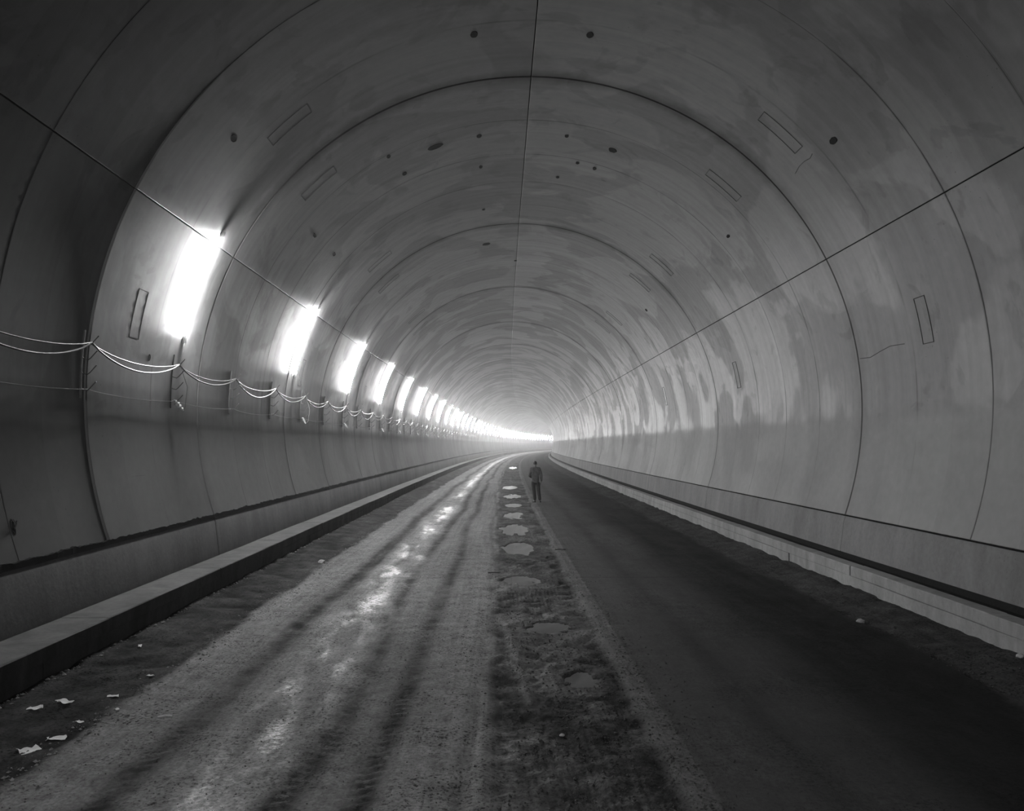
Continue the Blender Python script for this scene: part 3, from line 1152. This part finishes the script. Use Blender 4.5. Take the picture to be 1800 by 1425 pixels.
# ------------------------------------------------------------------ the walker
def skin(name, verts, edges, mat, parent=None, sub=2, root=0):
    me = bpy.data.meshes.new(name)
    me.from_pydata([v[:3] for v in verts], edges, [])
    o = bpy.data.objects.new(name, me); COL.objects.link(o)
    md = o.modifiers.new('skin', 'SKIN'); md.use_smooth_shade = True
    for i, v in enumerate(verts):
        sv = me.skin_vertices[0].data[i]
        sv.radius = (v[3], v[4] if len(v) > 4 else v[3]); sv.use_root = (i == root)
    sd = o.modifiers.new('sub', 'SUBSURF'); sd.levels = sub; sd.render_levels = sub
    dg = bpy.context.evaluated_depsgraph_get()
    nm = bpy.data.meshes.new_from_object(o.evaluated_get(dg))
    COL.objects.unlink(o); bpy.data.objects.remove(o)
    nm.name = name
    nm.polygons.foreach_set('use_smooth', [True] * len(nm.polygons))
    nm.materials.clear(); nm.materials.append(mat)
    n = bpy.data.objects.new(name, nm); COL.objects.link(n)
    if parent is not None: n.parent = parent
    return n


M['skin'] = simple('skin', .10, .6)
M['jacket'] = simple('jacket_cloth', .06, .85, 0, .2, .25, 9)
M['trousers'] = simple('trouser_cloth', .028, .9, 0, .2, .2, 9)
M['hair'] = simple('hair', .02, .6)
M['shoe'] = simple('shoe_leather', .018, .5)

SH = .0
V = []; E = []
def jv(*a): V.append(a); return len(V) - 1
def jo(*c):
    for a, b in zip(c, c[1:]): E.append((a, b))
pel = jv(0, 0, .92, .125, .10)
wai = jv(-.01, 0, 1.08, .105, .075)
che = jv(-.01, 0, 1.28, .115, .075)
nck0 = jv(-.01, -.01, 1.42, .062, .06)
nck1 = jv(-.015, 0, 1.50, .052, .055)
hd0 = jv(-.02, .01, 1.58, .072, .085)
hd1 = jv(-.02, .01, 1.66, .072, .088)
jo(pel, wai, che, nck0, nck1, hd0, hd1)
# left arm (image left, -x): elbow out, forearm brought to the front
ls_ = jv(-.165, 0, 1.40, .058); le = jv(-.245, -.03, 1.12, .043); lw = jv(-.16, .17, 1.02, .030); lp = jv(-.10, .20, 1.01, .036, .02)
jo(che, ls_, le, lw, lp)
# right arm hanging
rs_ = jv(.155, 0, 1.40, .058); re_ = jv(.225, -.02, 1.13, .043); rw = jv(.225, .03, .89, .030); rp = jv(.22, .04, .82, .022, .036)
jo(che, rs_, re_, rw, rp)
# legs
lh = jv(-.09, 0, .84, .088); lk = jv(-.065, .01, .48, .058); la = jv(-.02, -.01, .09, .040); lt = jv(-.10, .09, .035, .036, .028)
jo(pel, lh, lk, la, lt)
rh = jv(.09, 0, .84, .088); rk = jv(.125, .01, .48, .058); ra = jv(.185, -.01, .09, .040); rt = jv(.20, .12, .035, .036, .028)
jo(pel, rh, rk, ra, rt)
# nose and ears
no = jv(-.02, .105, 1.61, .014); jo(hd0, no)
# hands: five unequal curled fingers each
def hand(palm, px_, dirs, ln):
    for (dx, dy), L_ in zip(dirs, ln):
        a = jv(V[palm][0] + dx, V[palm][1] + dy, V[palm][2] - .035, .0095)
        b = jv(V[palm][0] + dx * 1.1 + px_ * .008, V[palm][1] + dy * 1.1, V[palm][2] - .035 - L_ * .55, .0085)
        c = jv(V[palm][0] + dx * 1.0 + px_ * .022, V[palm][1] + dy * 1.05, V[palm][2] - .035 - L_, .007)
        jo(palm, a, b, c)
hand(rp, -1, ((0, -.028), (0, -.009), (0, .010), (0, .028)), (.055, .07, .075, .066))
t1 = jv(.205, .085, .81, .011); t2 = jv(.195, .10, .775, .009); jo(rp, t1, t2)
for dy, L_ in ((-.03, .06), (-.01, .075), (.01, .07), (.03, .055)):
    a = jv(-.06, .205, 1.01 + dy, .0095); b = jv(-.06 + L_ * .5, .20, 1.008 + dy, .0085); c = jv(-.06 + L_ * .8, .175, 1.0 + dy, .007)
    jo(lp, a, b, c)
t1 = jv(-.10, .19, 1.055, .011); t2 = jv(-.075, .185, 1.075, .009); jo(lp, t1, t2)
px_, py_ = 945, 883
wx, wy = at(px_, py_, 0)
ws, wu = su_of(wx, wy)
person = skin('person', V, E, M['skin'])
setp(person, 'person in a dark jacket and trousers standing with back turned on the road', 'person')
jk = [(-.01, 0, .80, .165, .135), (-.01, 0, 1.00, .165, .13), (-.01, 0, 1.28, .175, .15), (-.01, -.005, 1.435, .095, .095), (-.012, 0, 1.47, .068, .07),
      (-.175, 0, 1.40, .078), (-.255, -.03, 1.12, .062), (-.15, .17, 1.03, .046), (.165, 0, 1.40, .078), (.235, -.02, 1.13, .062), (.235, .03, .87, .046)]
skin('jacket', jk, [(0, 1), (1, 2), (2, 3), (3, 4), (2, 5), (5, 6), (6, 7), (2, 8), (8, 9), (9, 10)], M['jacket'], person, root=1)
tk = [(0, 0, .93, .14, .115), (-.095, 0, .80, .105), (-.07, .01, .48, .08), (-.025, -.01, .075, .066), (.095, 0, .80, .105), (.125, .01, .48, .08), (.185, -.01, .075, .066)]
skin('trousers', tk, [(0, 1), (1, 2), (2, 3), (0, 4), (4, 5), (5, 6)], M['trousers'], person)
for a in (((-.01, -.05, .045, .042, .04), (-.06, .05, .042, .046, .036), (-.125, .12, .035, .040, .03)),
          ((.19, -.06, .045, .042, .04), (.20, .07, .042, .046, .036), (.21, .17, .035, .040, .03))):
    skin('shoe', list(a), [(0, 1), (1, 2)], M['shoe'], person)
skin('hair', [(-.02, -.045, 1.555, .066, .05), (-.02, -.015, 1.66, .082, .085), (-.02, .02, 1.70, .065, .07)], [(0, 1), (1, 2)], M['hair'], person)
for sx in (-1, 1):
    bm = bmesh.new(); bmesh.ops.create_uvsphere(bm, u_segments=8, v_segments=6, radius=1)
    for v in bm.verts: v.co = Vector((v.co.x * .012 + sx * .082 - .02, v.co.y * .02, v.co.z * .032 + 1.60))
    me = bpy.data.meshes.new('ear'); bm.to_mesh(me); bm.free(); link('ear', me, person, M['skin'])
    bm = bmesh.new(); bmesh.ops.create_uvsphere(bm, u_segments=8, v_segments=6, radius=.012)
    for v in bm.verts: v.co += Vector((sx * .03 - .02, .088, 1.625))
    me = bpy.data.meshes.new('eye'); bm.to_mesh(me); bm.free(); link('eye', me, person, M['hair'])
person.location = (wx - .085, wy, floor_h(ws, wu))

# ------------------------------------------------------------------ haze in the tunnel air
for mt, ya, yb, lab in (('haze_near', S0 - 1, 43.9, 'faint haze in the near tunnel air'), ('haze_far', 44.1, S1 + 2, 'thick bright haze deep in the tunnel bend')):
    mb = MB(); mb.box((-9, ya, -1), (90, yb, 10))
    setp(mb.build('haze', M[mt], None), lab, 'haze', kind='stuff')
